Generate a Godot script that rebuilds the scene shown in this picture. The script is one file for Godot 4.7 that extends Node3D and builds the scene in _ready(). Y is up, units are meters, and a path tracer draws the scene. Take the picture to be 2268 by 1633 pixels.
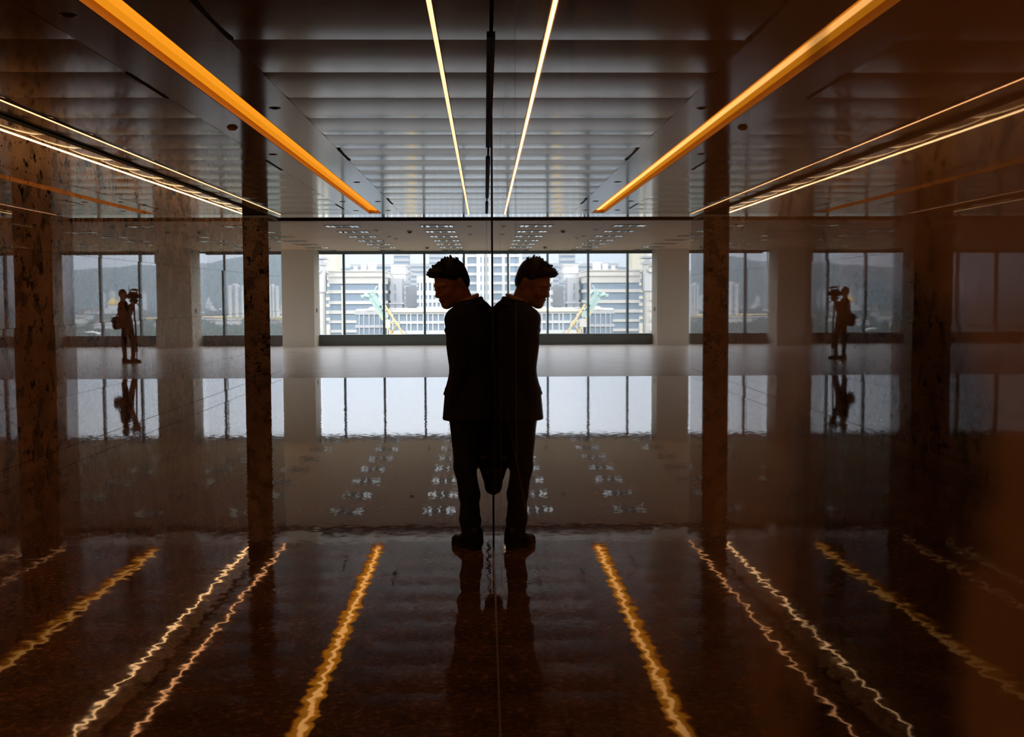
extends Node3D
# A polished stone lift lobby that opens onto an empty daylit office floor. The lens sits a hand's breadth from the right wall,
# which mirrors everything. Metres; x to the right, y up, depth runs along -z.

const EYE := 1.527
const LEFT := -4.075
const RIGHT := 0.047
const TOP := 3.1
const OFFICE_TOP := 3.06
const LOBBY_END := 21.8
const WALL_END := 22.85
const GLASS := 37.0

var M := {}
var taken := {}
var box_meshes := {}
var rng := RandomNumberGenerator.new()

# ------------------------------------------------------------------ small helpers

func numbered(called: String) -> String:
	if not taken.has(called):
		taken[called] = 0
		return called
	taken[called] += 1
	return "%s_%03d" % [called, taken[called]]

func tag(o: Node, label: String, category: String, group := "") -> void:
	o.set_meta("label", label)
	o.set_meta("category", category)
	if group:
		o.set_meta("group", group)

func thing(called: String, label: String, category: String, at := Vector3.ZERO, group := "") -> Node3D:
	var o := Node3D.new()
	o.name = numbered(called)
	add_child(o)
	o.position = at
	tag(o, label, category, group)
	return o

func structure(called: String) -> Node3D:
	var o := Node3D.new()
	o.name = numbered(called)
	add_child(o)
	o.set_meta("kind", "structure")
	return o

func put(parent: Node, called: String, mesh: Mesh, mat: Material, xf := Transform3D()) -> MeshInstance3D:
	var o := MeshInstance3D.new()
	o.mesh = mesh
	o.material_override = mat
	o.name = called
	parent.add_child(o, true)
	o.transform = xf
	return o

func box_mesh(size: Vector3) -> Mesh:
	var key := "%.4f %.4f %.4f" % [size.x, size.y, size.z]
	if not box_meshes.has(key):
		var b := BoxMesh.new()
		b.size = size
		box_meshes[key] = b
	return box_meshes[key]

func box(parent: Node, called: String, size: Vector3, at: Vector3, mat: Material, turn := Basis()) -> MeshInstance3D:
	return put(parent, called, box_mesh(size), mat, Transform3D(turn, at))

# a box by its extents: x, y and depth (depth is -z)
func ext(parent: Node, called: String, x0: float, x1: float, y0: float, y1: float, d0: float, d1: float, mat: Material) -> MeshInstance3D:
	return box(parent, called, Vector3(x1 - x0, y1 - y0, d1 - d0), Vector3((x0 + x1) / 2, (y0 + y1) / 2, -(d0 + d1) / 2), mat)

func lathe(profile: Array, seg := 20) -> ArrayMesh:
	var st := SurfaceTool.new()
	st.begin(Mesh.PRIMITIVE_TRIANGLES)
	for i in profile.size() - 1:
		for k in seg:
			var a0 := TAU * k / seg
			var a1 := TAU * (k + 1) / seg
			var p: Vector2 = profile[i]
			var q: Vector2 = profile[i + 1]
			var v := [Vector3(p.x * cos(a0), p.y, p.x * sin(a0)), Vector3(p.x * cos(a1), p.y, p.x * sin(a1)), Vector3(q.x * cos(a1), q.y, q.x * sin(a1)), Vector3(q.x * cos(a0), q.y, q.x * sin(a0))]
			for n in [0, 1, 2, 0, 2, 3]:
				st.add_vertex(v[n])
	st.generate_normals()
	return st.commit()

func tube(points: Array, r: float, seg := 8) -> ArrayMesh:
	var st := SurfaceTool.new()
	st.begin(Mesh.PRIMITIVE_TRIANGLES)
	for i in points.size() - 1:
		var a: Vector3 = points[i]
		var b: Vector3 = points[i + 1]
		var f := (b - a).normalized()
		var s := f.cross(Vector3.UP if absf(f.y) < 0.9 else Vector3.RIGHT).normalized()
		var u := s.cross(f)
		for k in seg:
			var c0 := s * cos(TAU * k / seg) * r + u * sin(TAU * k / seg) * r
			var c1 := s * cos(TAU * (k + 1) / seg) * r + u * sin(TAU * (k + 1) / seg) * r
			for v in [a + c0, a + c1, b + c1, a + c0, b + c1, b + c0, a, a + c1, a + c0, b, b + c0, b + c1]:
				st.add_vertex(v)
	st.generate_normals()
	return st.commit()

# ------------------------------------------------------------------ smooth bodies from distance fields (surface nets)

func cap(a: Vector3, b: Vector3, ra: float, rb: float, k := 0.03, cut := false) -> Dictionary:
	return {"a": a, "b": b, "ra": ra, "rb": rb, "k": k, "cut": cut, "lo": a.min(b) - Vector3.ONE * (maxf(ra, rb) + k), "hi": a.max(b) + Vector3.ONE * (maxf(ra, rb) + k)}

func ell(c: Vector3, r: Vector3, turn := Basis(), k := 0.03, cut := false) -> Dictionary:
	var reach := Vector3.ONE * (maxf(r.x, maxf(r.y, r.z)) + k)
	return {"c": c, "r": r, "inv": turn.inverse(), "k": k, "cut": cut, "lo": c - reach, "hi": c + reach}

func plane_cut(n: Vector3, o: float) -> Dictionary:
	return {"n": n, "o": o}

func nets(prims: Array, cell: float, max_x := 1e9) -> ArrayMesh:
	var lo := Vector3.ONE * 1e9
	var hi := -lo
	for p in prims:
		if p.has("lo") and not p.cut:
			lo = lo.min(p.lo)
			hi = hi.max(p.hi)
	lo -= Vector3.ONE * cell * 2
	hi += Vector3.ONE * cell * 2
	var nx := int((hi.x - lo.x) / cell) + 1
	var ny := int((hi.y - lo.y) / cell) + 1
	var nz := int((hi.z - lo.z) / cell) + 1
	var f := PackedFloat32Array()
	f.resize(nx * ny * nz)
	f.fill(1.0)
	for p in prims:
		if p.has("n"):
			var n: Vector3 = p.n
			var o: float = p.o
			for z in nz:
				for y in ny:
					var base := (z * ny + y) * nx
					for x in nx:
						if f[base + x] < 0.3:
							f[base + x] = maxf(f[base + x], n.dot(lo + Vector3(x, y, z) * cell) - o)
			continue
		var i0 := Vector3i(((p.lo - lo) / cell - Vector3.ONE * 2).max(Vector3.ZERO))
		var i1 := Vector3i(((p.hi - lo) / cell + Vector3.ONE * 3).min(Vector3(nx, ny, nz)))
		var k: float = p.k
		var round_one: bool = p.has("c")
		var cut: bool = p.cut
		var a: Vector3 = p.c if round_one else p.a
		var ba: Vector3 = Vector3.ZERO if round_one else p.b - p.a
		var bb := maxf(ba.length_squared(), 1e-9)
		var r: Vector3 = p.r if round_one else Vector3.ONE
		var inv: Basis = p.inv if round_one else Basis()
		var ra: float = 0.0 if round_one else p.ra
		var rb: float = 0.0 if round_one else p.rb
		for z in range(i0.z, i1.z):
			for y in range(i0.y, i1.y):
				var base := (z * ny + y) * nx
				for x in range(i0.x, i1.x):
					var q := lo + Vector3(x, y, z) * cell - a
					var d: float
					if round_one:
						q = inv * q / r
						var k0 := q.length()
						d = k0 * (k0 - 1.0) / maxf((q / r).length(), 1e-4) if k0 > 1e-4 else -minf(r.x, minf(r.y, r.z))
					else:
						var h := clampf(q.dot(ba) / bb, 0, 1)
						d = (q - ba * h).length() - lerpf(ra, rb, h)
					var v := f[base + x]
					if cut:
						var t := clampf(0.5 - 0.5 * (v + d) / k, 0, 1)
						f[base + x] = lerpf(v, -d, t) + k * t * (1 - t)
					else:
						var t := clampf(0.5 + 0.5 * (v - d) / k, 0, 1)
						f[base + x] = lerpf(v, d, t) - k * t * (1 - t)
	var at := PackedInt32Array()
	at.resize(nx * ny * nz)
	at.fill(-1)
	var verts := PackedVector3Array()
	var norms := PackedVector3Array()
	var corners := [0, 1, nx, nx + 1, nx * ny, nx * ny + 1, nx * ny + nx, nx * ny + nx + 1]
	var offs := [Vector3(0, 0, 0), Vector3(1, 0, 0), Vector3(0, 1, 0), Vector3(1, 1, 0), Vector3(0, 0, 1), Vector3(1, 0, 1), Vector3(0, 1, 1), Vector3(1, 1, 1)]
	var edges := [[0, 1], [2, 3], [4, 5], [6, 7], [0, 2], [1, 3], [4, 6], [5, 7], [0, 4], [1, 5], [2, 6], [3, 7]]
	for z in nz - 1:
		for y in ny - 1:
			for x in nx - 1:
				var i := (z * ny + y) * nx + x
				var v0 := f[i]
				if absf(v0) > cell * 2.2:
					continue
				var inside := 0
				for c in corners:
					if f[i + c] < 0:
						inside += 1
				if inside == 0 or inside == 8:
					continue
				var sum := Vector3.ZERO
				var n := 0
				for e in edges:
					var fa := f[i + corners[e[0]]]
					var fb := f[i + corners[e[1]]]
					if (fa < 0) != (fb < 0):
						sum += offs[e[0]].lerp(offs[e[1]], fa / (fa - fb))
						n += 1
				at[i] = verts.size()
				var p := lo + (Vector3(x, y, z) + sum / n) * cell
				p.x = minf(p.x, max_x)
				verts.append(p)
				var g := Vector3.ZERO
				for c in 8:
					g += (offs[c] * 2 - Vector3.ONE) * f[i + corners[c]]
				norms.append(g.normalized())
	var index := PackedInt32Array()
	var step := [1, nx, nx * ny]
	for z in range(1, nz - 1):
		for y in range(1, ny - 1):
			for x in range(1, nx - 1):
				var i := (z * ny + y) * nx + x
				if absf(f[i]) > cell * 2.2:
					continue
				for axis in 3:
					var j: int = i + step[axis]
					if (f[i] < 0) == (f[j] < 0):
						continue
					var u: int = step[(axis + 1) % 3]
					var w: int = step[(axis + 2) % 3]
					var q := [at[i - u - w], at[i - w], at[i], at[i - u]]
					if q.min() < 0:
						continue
					var order := [0, 2, 1, 0, 3, 2] if f[i] < 0 else [0, 1, 2, 0, 2, 3]
					for k in order:
						index.append(q[k])
	var arrays := []
	arrays.resize(Mesh.ARRAY_MAX)
	arrays[Mesh.ARRAY_VERTEX] = verts
	arrays[Mesh.ARRAY_NORMAL] = norms
	arrays[Mesh.ARRAY_INDEX] = index
	var m := ArrayMesh.new()
	m.add_surface_from_arrays(Mesh.PRIMITIVE_TRIANGLES, arrays)
	return m

# ------------------------------------------------------------------ materials

func mat(called: String, color: Color, rough := 0.6, metal := 0.0) -> StandardMaterial3D:
	var m := StandardMaterial3D.new()
	m.resource_name = called
	m.albedo_color = color
	m.roughness = rough
	m.metallic = metal
	M[called] = m
	return m

func field(seed_: int, freq: float, w: int, h: int, octaves := 4, warp := 0.0) -> PackedByteArray:
	var n := FastNoiseLite.new()
	n.seed = seed_
	n.noise_type = FastNoiseLite.TYPE_SIMPLEX_SMOOTH
	n.frequency = freq
	n.fractal_octaves = octaves
	if warp > 0.0:
		n.domain_warp_enabled = true
		n.domain_warp_amplitude = warp
		n.domain_warp_frequency = freq * 1.7
	var im := n.get_seamless_image(w, h)
	im.convert(Image.FORMAT_L8)
	return im.get_data()

# yellow-brown stone with upright dark cracks and a few black blotches, one tile is 3.2 m square
func stretched(seed_: int, freq: float, s: int, times: int, octaves: int, warp: float) -> PackedByteArray:
	var n := FastNoiseLite.new()
	n.seed = seed_
	n.frequency = freq
	n.fractal_octaves = octaves
	n.domain_warp_enabled = true
	n.domain_warp_amplitude = warp
	n.domain_warp_frequency = freq * 1.8
	var im := n.get_seamless_image(s, s / times)
	im.resize(s, s, Image.INTERPOLATE_CUBIC)
	im.convert(Image.FORMAT_L8)
	return im.get_data()

func stone_texture() -> ImageTexture:
	var s := 1024
	var cloud := field(3, 0.005, s, s, 4)
	var crack := stretched(17, 0.009, s, 1, 4, 34.0)
	var where := field(23, 0.006, s, s, 2)
	var blot := stretched(41, 0.014, s, 1, 4, 30.0)
	var speck := stretched(63, 0.032, s, 1, 3, 14.0)
	var grey := stretched(57, 0.008, s, 1, 3, 30.0)
	var out := PackedByteArray()
	out.resize(s * s * 3)
	for i in s * s:
		var c := cloud[i] / 255.0
		var w := smoothstep(0.42, 0.62, where[i] / 255.0)
		var v := (1.0 - clampf(absf(crack[i] / 255.0 - 0.5) * 44.0, 0, 1)) * w
		var p := maxf(smoothstep(0.71, 0.78, blot[i] / 255.0), 0.85 * smoothstep(0.78, 0.85, speck[i] / 255.0))
		var g := smoothstep(0.62, 0.72, grey[i] / 255.0) * 0.7
		var k := 1.0 - 0.58 * v
		var col := Color(lerpf(0.66, 0.90, c), lerpf(0.54, 0.765, c), lerpf(0.45, 0.645, c)).lerp(Color(0.46, 0.42, 0.37), g)
		out[i * 3] = int(lerpf(col.r * 255 * k, 24, p))
		out[i * 3 + 1] = int(lerpf(col.g * 255 * k, 22, p))
		out[i * 3 + 2] = int(lerpf(col.b * 255 * k, 24, p))
	return ImageTexture.create_from_image(Image.create_from_data(s, s, false, Image.FORMAT_RGB8, out))

# dark red-brown floor stone with lighter orange crystals, one tile is 3.2 m square
func floor_texture() -> ImageTexture:
	var s := 1024
	var cloud := field(8, 0.007, s, s, 4)
	var fleck := field(29, 0.062, s, s, 3, 6.0)
	var fine := field(31, 0.1, s, s, 2)
	var out := PackedByteArray()
	out.resize(s * s * 3)
	for i in s * s:
		var c := cloud[i] / 255.0
		var p := smoothstep(0.52, 0.80, fleck[i] / 255.0) * (0.15 + 0.6 * c)
		var k := 0.8 + 0.4 * fine[i] / 255.0
		out[i * 3] = int(clampf(lerpf(lerpf(92, 140, c), 200, p) * k, 0, 255))
		out[i * 3 + 1] = int(clampf(lerpf(lerpf(69, 106, c), 156, p) * k, 0, 255))
		out[i * 3 + 2] = int(clampf(lerpf(lerpf(60, 90, c), 124, p) * k, 0, 255))
	return ImageTexture.create_from_image(Image.create_from_data(s, s, false, Image.FORMAT_RGB8, out))

# the slow unevenness of a hand-polished floor, as tilt of the surface
func ripple_texture() -> ImageTexture:
	var s := 1024
	var a := FastNoiseLite.new()
	a.seed = 5
	a.frequency = 0.030
	a.fractal_octaves = 2
	var b := FastNoiseLite.new()
	b.seed = 6
	b.frequency = 0.030
	b.fractal_octaves = 2
	var im := Image.create_empty(s, s, false, Image.FORMAT_RGBF)
	for y in s:
		for x in s:
			im.set_pixel(x, y, Color(0.5 + 0.5 * a.get_noise_2d(x, y), 0.5 + 0.13 * b.get_noise_2d(x, y), 1.0))
	return ImageTexture.create_from_image(im)

func make_materials() -> void:
	var stone_tex := stone_texture()
	var stone := mat("polished_stone", Color.WHITE, 0.015)
	stone.albedo_texture = stone_tex
	stone.uv1_triplanar = true
	stone.uv1_world_triplanar = true
	stone.uv1_scale = Vector3.ONE / 3.2
	stone.uv1_offset = Vector3(0.0, -0.8285, -0.0685)
	stone.metallic_specular = 0.7
	stone.clearcoat_enabled = true
	stone.clearcoat = 1.0
	stone.clearcoat_roughness = 0.01
	var fl := mat("polished_floor", Color.WHITE, 0.03)
	fl.albedo_texture = floor_texture()
	fl.uv1_triplanar = true
	fl.uv1_world_triplanar = true
	fl.uv1_scale = Vector3.ONE / 3.2
	fl.metallic_specular = 0.7
	fl.normal_enabled = true
	fl.normal_texture = ripple_texture()
	fl.normal_scale = 0.0085
	mat("joint", Color(0.09, 0.07, 0.06), 0.8)
	mat("backing", Color(0.10, 0.08, 0.07), 0.9)
	var plank := mat("ceiling_metal", Color(0.42, 0.365, 0.33), 0.11, 0.15)
	plank.metallic_specular = 0.7
	mat("mirror_metal", Color(0.86, 0.87, 0.88), 0.04, 1.0)
	mat("black_slot", Color(0.02, 0.025, 0.03), 0.7)
	mat("dark_trim", Color(0.16, 0.10, 0.07), 0.35)
	mat("tan_trim", Color(0.55, 0.44, 0.34), 0.4)
	mat("office_ceiling", Color(0.89, 0.76, 0.63), 0.48)
	var scr := mat("screed", Color(0.90, 0.865, 0.83), 0.30)
	var cloud := NoiseTexture2D.new()
	cloud.noise = FastNoiseLite.new()
	cloud.noise.frequency = 0.01
	cloud.noise.fractal_octaves = 4
	cloud.width = 512
	cloud.height = 512
	cloud.seamless = true
	var ramp := Gradient.new()
	ramp.set_color(0, Color(0.86, 0.86, 0.86))
	ramp.set_color(1, Color(1, 1, 1))
	cloud.color_ramp = ramp
	scr.albedo_texture = cloud
	scr.uv1_triplanar = true
	scr.uv1_world_triplanar = true
	scr.uv1_scale = Vector3.ONE / 5.0
	mat("column_paint", Color(0.86, 0.82, 0.76), 0.75)
	mat("column_edge", Color(0.80, 0.86, 0.88), 0.45)
	mat("plaster", Color(0.86, 0.84, 0.80), 0.85)
	mat("mullion", Color(0.42, 0.50, 0.52), 0.45, 0.2)
	mat("sill", Color(0.45, 0.48, 0.48), 0.6)
	mat("chrome", Color(0.85, 0.86, 0.88), 0.08, 1.0)
	mat("white_paint", Color(0.85, 0.85, 0.84), 0.5)
	var glass := mat("window_glass", Color(0.9, 0.96, 1.0, 0.04), 0.0)
	glass.transparency = BaseMaterial3D.TRANSPARENCY_ALPHA
	var led := mat("led_glow", Color(1.0, 0.9, 0.75), 0.5)
	led.emission_enabled = true
	led.emission = Color(1.0, 0.67, 0.45)
	led.emission_energy_multiplier = 2.7
	var cove := mat("cove_glow", Color(0.9, 0.6, 0.2), 0.6)
	cove.emission_enabled = true
	cove.emission = Color(0.93, 0.58, 0.10)
	cove.emission_energy_multiplier = 0.85
	var bar := mat("cove_led", Color(0.95, 0.7, 0.35), 0.6)
	bar.emission_enabled = true
	bar.emission = Color(0.97, 0.60, 0.13)
	bar.emission_energy_multiplier = 1.0
	mat("cove_paint", Color(0.80, 0.62, 0.38), 0.6)
	mat("suit", Color(0.16, 0.18, 0.22), 0.85)
	mat("suit_trim", Color(0.13, 0.145, 0.18), 0.8)
	mat("shoe_leather", Color(0.05, 0.05, 0.055), 0.35)
	var skin := mat("skin", Color(0.74, 0.54, 0.43), 0.5)
	skin.subsurf_scatter_enabled = true
	skin.subsurf_scatter_strength = 0.15
	mat("hair", Color(0.03, 0.03, 0.035), 0.55)
	mat("shirt", Color(0.86, 0.66, 0.52), 0.7)
	mat("dark_cloth", Color(0.12, 0.11, 0.12), 0.85)
	mat("jeans", Color(0.11, 0.12, 0.15), 0.85)
	mat("black_plastic", Color(0.05, 0.05, 0.055), 0.45)
	mat("facade_cream", Color(0.88, 0.87, 0.85), 0.8)
	mat("facade_white", Color(0.88, 0.885, 0.89), 0.8)
	mat("facade_grey", Color(0.79, 0.80, 0.82), 0.8)
	mat("facade_yellow", Color(0.95, 0.93, 0.86), 0.8)
	mat("far_glass", Color(0.58, 0.65, 0.72), 0.3)
	mat("crane_teal", Color(0.75, 0.86, 0.845), 0.6)
	mat("crane_yellow", Color(0.88, 0.77, 0.55), 0.6)
	mat("forest", Color(0.27, 0.31, 0.26), 0.95)
	mat("hill_green", Color(0.24, 0.31, 0.25), 0.95)
	mat("ground_earth", Color(0.38, 0.40, 0.33), 0.95)
	mat("bare_earth", Color(0.80, 0.73, 0.52), 0.95)
	mat("gold", Color(0.92, 0.78, 0.36), 0.35, 0.3)
	mat("roof_tile", Color(0.70, 0.52, 0.44), 0.8)
	var red := mat("red_diode", Color(0.9, 0.1, 0.08), 0.4)
	red.emission_enabled = true
	red.emission = Color(1.0, 0.12, 0.08)
	red.emission_energy_multiplier = 0.6

# ------------------------------------------------------------------ camera, sky, sun, lamps' strengths

func set_view() -> void:
	var cam := Camera3D.new()
	cam.name = "camera"
	add_child(cam)
	var lens := CameraAttributesPhysical.new()
	lens.frustum_focal_length = 24.0 * 2500.0 / 1633.0
	lens.frustum_near = 0.02
	lens.frustum_far = 12000.0
	lens.frustum_focus_distance = 8.5
	lens.exposure_aperture = 11.0
	cam.attributes = lens
	cam.fov = rad_to_deg(2.0 * atan(816.5 / 2500.0))
	cam.near = 0.02
	cam.far = 12000.0
	cam.position = Vector3(0, EYE, 0)
	cam.basis = Basis(Vector3.UP, -atan(60.0 / 2500.0)) * Basis(Vector3.RIGHT, -atan(156.5 / 2500.0)) * Basis(Vector3.BACK, -0.004)
	cam.current = true

	var sky_mat := ProceduralSkyMaterial.new()
	sky_mat.sky_top_color = Color(0.98, 0.99, 1.0)
	sky_mat.sky_horizon_color = Color(0.76, 0.785, 0.82)
	sky_mat.ground_horizon_color = Color(0.76, 0.785, 0.82)
	sky_mat.ground_bottom_color = Color(0.45, 0.46, 0.46)
	sky_mat.sky_energy_multiplier = 1.56
	var sky := Sky.new()
	sky.sky_material = sky_mat
	var env := Environment.new()
	env.background_mode = Environment.BG_SKY
	env.sky = sky
	env.tonemap_mode = Environment.TONE_MAPPER_LINEAR
	env.tonemap_exposure = 1.0
	env.sdfgi_enabled = true
	env.ssao_enabled = true
	env.ssil_enabled = true
	env.volumetric_fog_enabled = true
	env.volumetric_fog_density = 0.0
	var we := WorldEnvironment.new()
	we.name = "world"
	we.environment = env
	add_child(we)

	var sun := DirectionalLight3D.new()
	sun.name = "sun"
	sun.light_color = Color(1.0, 0.96, 0.9)
	sun.light_energy = 0.3
	sun.light_angular_distance = 6.0
	sun.shadow_enabled = true
	sun.sky_mode = DirectionalLight3D.SKY_MODE_LIGHT_ONLY
	add_child(sun)
	sun.look_at_from_position(Vector3.ZERO, Vector3(0.35, -0.85, -0.75))

# ------------------------------------------------------------------ the lobby

const ROWS := [[0.09, 0.59], [0.59, 1.28], [1.28, 1.97], [1.97, 2.66], [2.66, 3.06]]

# one wall face of stone slabs at x, running from d0 to d1; side is the way the face looks
func slab_face(parent: Node, x: float, side: float, d0: float, d1: float, step: float, sway: float) -> void:
	var n := int(ceil((d1 - d0) / step - 0.01))
	for c in n:
		var a := d0 + (d1 - d0) * c / n
		var b := d0 + (d1 - d0) * (c + 1) / n
		for row in ROWS:
			var size := Vector3(0.02, row[1] - row[0] - 0.003, b - a - 0.003)
			var turn := Basis(Vector3.UP, rng.randf_range(-sway, sway)) * Basis(Vector3.BACK, rng.randf_range(-sway, sway) * 0.5)
			box(parent, "slab", size, Vector3(x - side * 0.01, (row[0] + row[1]) / 2, -(a + b) / 2), M.polished_stone, turn)

func return_face(parent: Node, x0: float, x1: float, d: float) -> void:
	for row in ROWS:
		ext(parent, "slab", x0, x1, row[0], row[1] - 0.003, d, d + 0.02, M.polished_stone)

func build_lobby() -> void:
	# left wall: slabs, a deep lift recess near its far end, a skirting, a shadow gap at the ceiling
	var wl := structure("wall_left")
	slab_face(wl, LEFT, 1, -6.0, 19.25, 1.4, 0.0007)
	slab_face(wl, LEFT, 1, 21.54, WALL_END, 1.4, 0.0003)
	slab_face(wl, LEFT - 0.55, 1, 19.25, 21.54, 1.2, 0.0)
	return_face(wl, LEFT - 0.55, LEFT - 0.021, 21.54)
	ext(wl, "backing", LEFT - 0.75, LEFT - 0.57, 0, TOP, -6.0, WALL_END, M.backing)
	ext(wl, "backing", LEFT - 0.57, LEFT - 0.022, 0, TOP, -6.0, 19.25, M.backing)
	ext(wl, "backing", LEFT - 0.57, LEFT - 0.022, 0, TOP, 21.562, WALL_END, M.plaster)
	var bl := structure("baseboard_left")
	ext(bl, "plinth", LEFT - 0.02, LEFT, 0.0, 0.086, -6.0, 19.25, M.polished_stone)
	ext(bl, "plinth", LEFT - 0.02, LEFT, 0.0, 0.086, 21.56, WALL_END, M.polished_stone)
	ext(bl, "plinth", LEFT - 0.54, LEFT - 0.021, 0.0, 0.086, 21.535, 21.555, M.polished_stone)

	var wr := structure("wall_right")
	slab_face(wr, RIGHT, -1, -6.0, 1.7, 1.55, 0.0002)
	slab_face(wr, RIGHT, -1, 1.7, 6.82, 1.71, 0.0002)
	slab_face(wr, RIGHT, -1, 6.84, 19.9, 1.45, 0.0002)
	slab_face(wr, RIGHT, -1, 21.74, WALL_END, 1.4, 0.0002)
	slab_face(wr, RIGHT + 0.55, -1, 19.9, 21.74, 1.2, 0.0)
	return_face(wr, RIGHT + 0.021, RIGHT + 0.55, 21.74)
	ext(wr, "backing", RIGHT + 0.57, RIGHT + 0.75, 0, TOP, -6.0, WALL_END, M.backing)
	ext(wr, "backing", RIGHT + 0.022, RIGHT + 0.57, 0, TOP, -6.0, 19.9, M.backing)
	ext(wr, "backing", RIGHT + 0.022, RIGHT + 0.57, 0, TOP, 21.762, WALL_END, M.plaster)
	var jt := structure("trim_1")
	ext(jt, "edge_strip", RIGHT - 0.006, RIGHT + 0.01, 0.0, 3.06, 6.822, 6.838, M.dark_trim)
	var br := structure("baseboard_right")
	ext(br, "edge_strip", RIGHT - 0.004, RIGHT, 0.0, 0.006, -6.0, 6.82, M.tan_trim)
	ext(br, "plinth", RIGHT, RIGHT + 0.02, 0.0, 0.086, -6.0, 6.82, M.polished_stone)
	ext(br, "plinth", RIGHT, RIGHT + 0.02, 0.0, 0.086, 6.84, 19.9, M.polished_stone)
	ext(br, "plinth", RIGHT, RIGHT + 0.02, 0.0, 0.086, 21.76, WALL_END, M.polished_stone)

	var wb := structure("wall_back")
	ext(wb, "panel", LEFT - 0.75, RIGHT + 0.75, 0, TOP, -6.2, -6.0, M.polished_stone)

	var fl := structure("floor")
	ext(fl, "paving", LEFT - 0.56, RIGHT + 0.56, -0.1, 0.0, -6.0, LOBBY_END, M.polished_floor)
	ext(fl, "subfloor", LEFT - 0.75, RIGHT + 0.75, -0.3, -0.1, -6.2, LOBBY_END, M.backing)

	build_lobby_ceiling()

# a shallow plank, belly down, its long edges turned up to the joints
func plank_mesh(width: float) -> ArrayMesh:
	var st := SurfaceTool.new()
	st.begin(Mesh.PRIMITIVE_TRIANGLES)
	var n := 16
	var sag := 0.008
	var half := 0.4985
	var pts := []
	for i in n + 1:
		var t := -1.0 + 2.0 * i / n
		pts.append(Vector2(t * half, -sag * (1.0 - t * t)))
	for i in n:
		var a: Vector2 = pts[i]
		var b: Vector2 = pts[i + 1]
		var na := Vector3(0, -1, 2.0 * sag * a.x / (half * half)).normalized()
		var nb := Vector3(0, -1, 2.0 * sag * b.x / (half * half)).normalized()
		var v := [Vector3(-width / 2, a.y, a.x), Vector3(width / 2, a.y, a.x), Vector3(width / 2, b.y, b.x), Vector3(-width / 2, b.y, b.x)]
		var nn := [na, na, nb, nb]
		for k in [0, 2, 1, 0, 3, 2]:
			st.set_normal(nn[k])
			st.add_vertex(v[k])
	# the flat back of the plank
	var w := [Vector3(-width / 2, 0.012, -half), Vector3(width / 2, 0.012, -half), Vector3(width / 2, 0.012, half), Vector3(-width / 2, 0.012, half)]
	for k in [0, 1, 2, 0, 2, 3]:
		st.set_normal(Vector3.UP)
		st.add_vertex(w[k])
	for e in [-1, 1]:
		var q := [Vector3(-width / 2, 0, e * half), Vector3(width / 2, 0, e * half), Vector3(width / 2, 0.012, e * half), Vector3(-width / 2, 0.012, e * half)]
		for k in ([0, 2, 1, 0, 3, 2] if e > 0 else [0, 1, 2, 0, 2, 3]):
			st.set_normal(Vector3(0, 0, e))
			st.add_vertex(q[k])
	return st.commit()

func build_lobby_ceiling() -> void:
	var ce := structure("ceiling")
	var lanes := [[-4.035, -3.778], [-3.742, -2.459], [-1.531, -0.302], [-0.266, 0.036]]
	for lane in lanes:
		var m := plank_mesh(lane[1] - lane[0])
		for i in 27:
			var d := -5.5 + i
			if d + 0.5 > 21.32:
				continue
			put(ce, "plank", m, M.ceiling_metal, Transform3D(Basis(), Vector3((lane[0] + lane[1]) / 2, TOP, -d)))
		ext(ce, "plank", lane[0], lane[1], TOP - 0.001, TOP + 0.012, 21.001, 21.32, M.ceiling_metal)
	for i in 27:
		var d := -5.5 + i
		for lane in [[-2.455, -2.125], [-1.887, -1.535]]:
			ext(ce, "panel", lane[0], lane[1], TOP - 0.006, TOP + 0.01, d - 0.499, d + 0.499, M.ceiling_metal)
	for lane in [[-2.455, -2.125], [-1.887, -1.535]]:
		ext(ce, "panel", lane[0], lane[1], TOP - 0.006, TOP + 0.01, 21.001, 21.32, M.ceiling_metal)
	ext(ce, "end_panel", -2.125, -1.887, TOP - 0.006, TOP + 0.01, 21.03, 21.32, M.ceiling_metal)
	ext(ce, "soffit", LEFT, RIGHT, TOP - 0.002, TOP + 0.01, 21.325, 22.59, M.mirror_metal)
	ext(ce, "bulkhead", LEFT, RIGHT, OFFICE_TOP + 0.012, TOP + 0.2, 22.592, WALL_END, M.dark_trim)
	# the slab above, and the dark gaps along both walls
	ext(ce, "deck", LEFT - 0.75, RIGHT + 0.75, TOP + 0.20, TOP + 0.45, -6.2, WALL_END, M.backing)
	ext(ce, "deck", LEFT - 0.75, LEFT + 0.001, TOP + 0.013, TOP + 0.2, -6.0, WALL_END, M.black_slot)
	ext(ce, "deck", RIGHT + 0.001, RIGHT + 0.75, TOP + 0.013, TOP + 0.2, -6.0, WALL_END, M.black_slot)
	# linear air slots beside the flat band
	for s in [[-1.525, 6.0], [-1.525, 12.0], [-1.525, 18.0], [-2.465, 8.0], [-2.465, 13.0], [-2.465, 19.0]]:
		ext(ce, "air_slot", s[0] - 0.016, s[0] + 0.016, TOP - 0.009, TOP + 0.012, s[1], s[1] + 0.98, M.black_slot)
	for s in [[6.84, 11.8], [12.7, 17.7], [18.6, 20.9]]:
		ext(ce, "air_slot", 0.021, 0.046, TOP - 0.022, TOP + 0.012, s[0], s[1], M.black_slot)
	ext(ce, "shadow_gap", LEFT + 0.002, -4.036, TOP + 0.001, TOP + 0.012, -6.0, 21.3, M.black_slot)

	# thin warm LED lines along both walls
	led_line(-0.284, 1.0, "thin glowing LED strip in the ceiling next to the mirroring right wall")
	led_line(-3.760, -1.0, "thin glowing LED strip in the ceiling along the left stone wall")
	cove()

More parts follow.
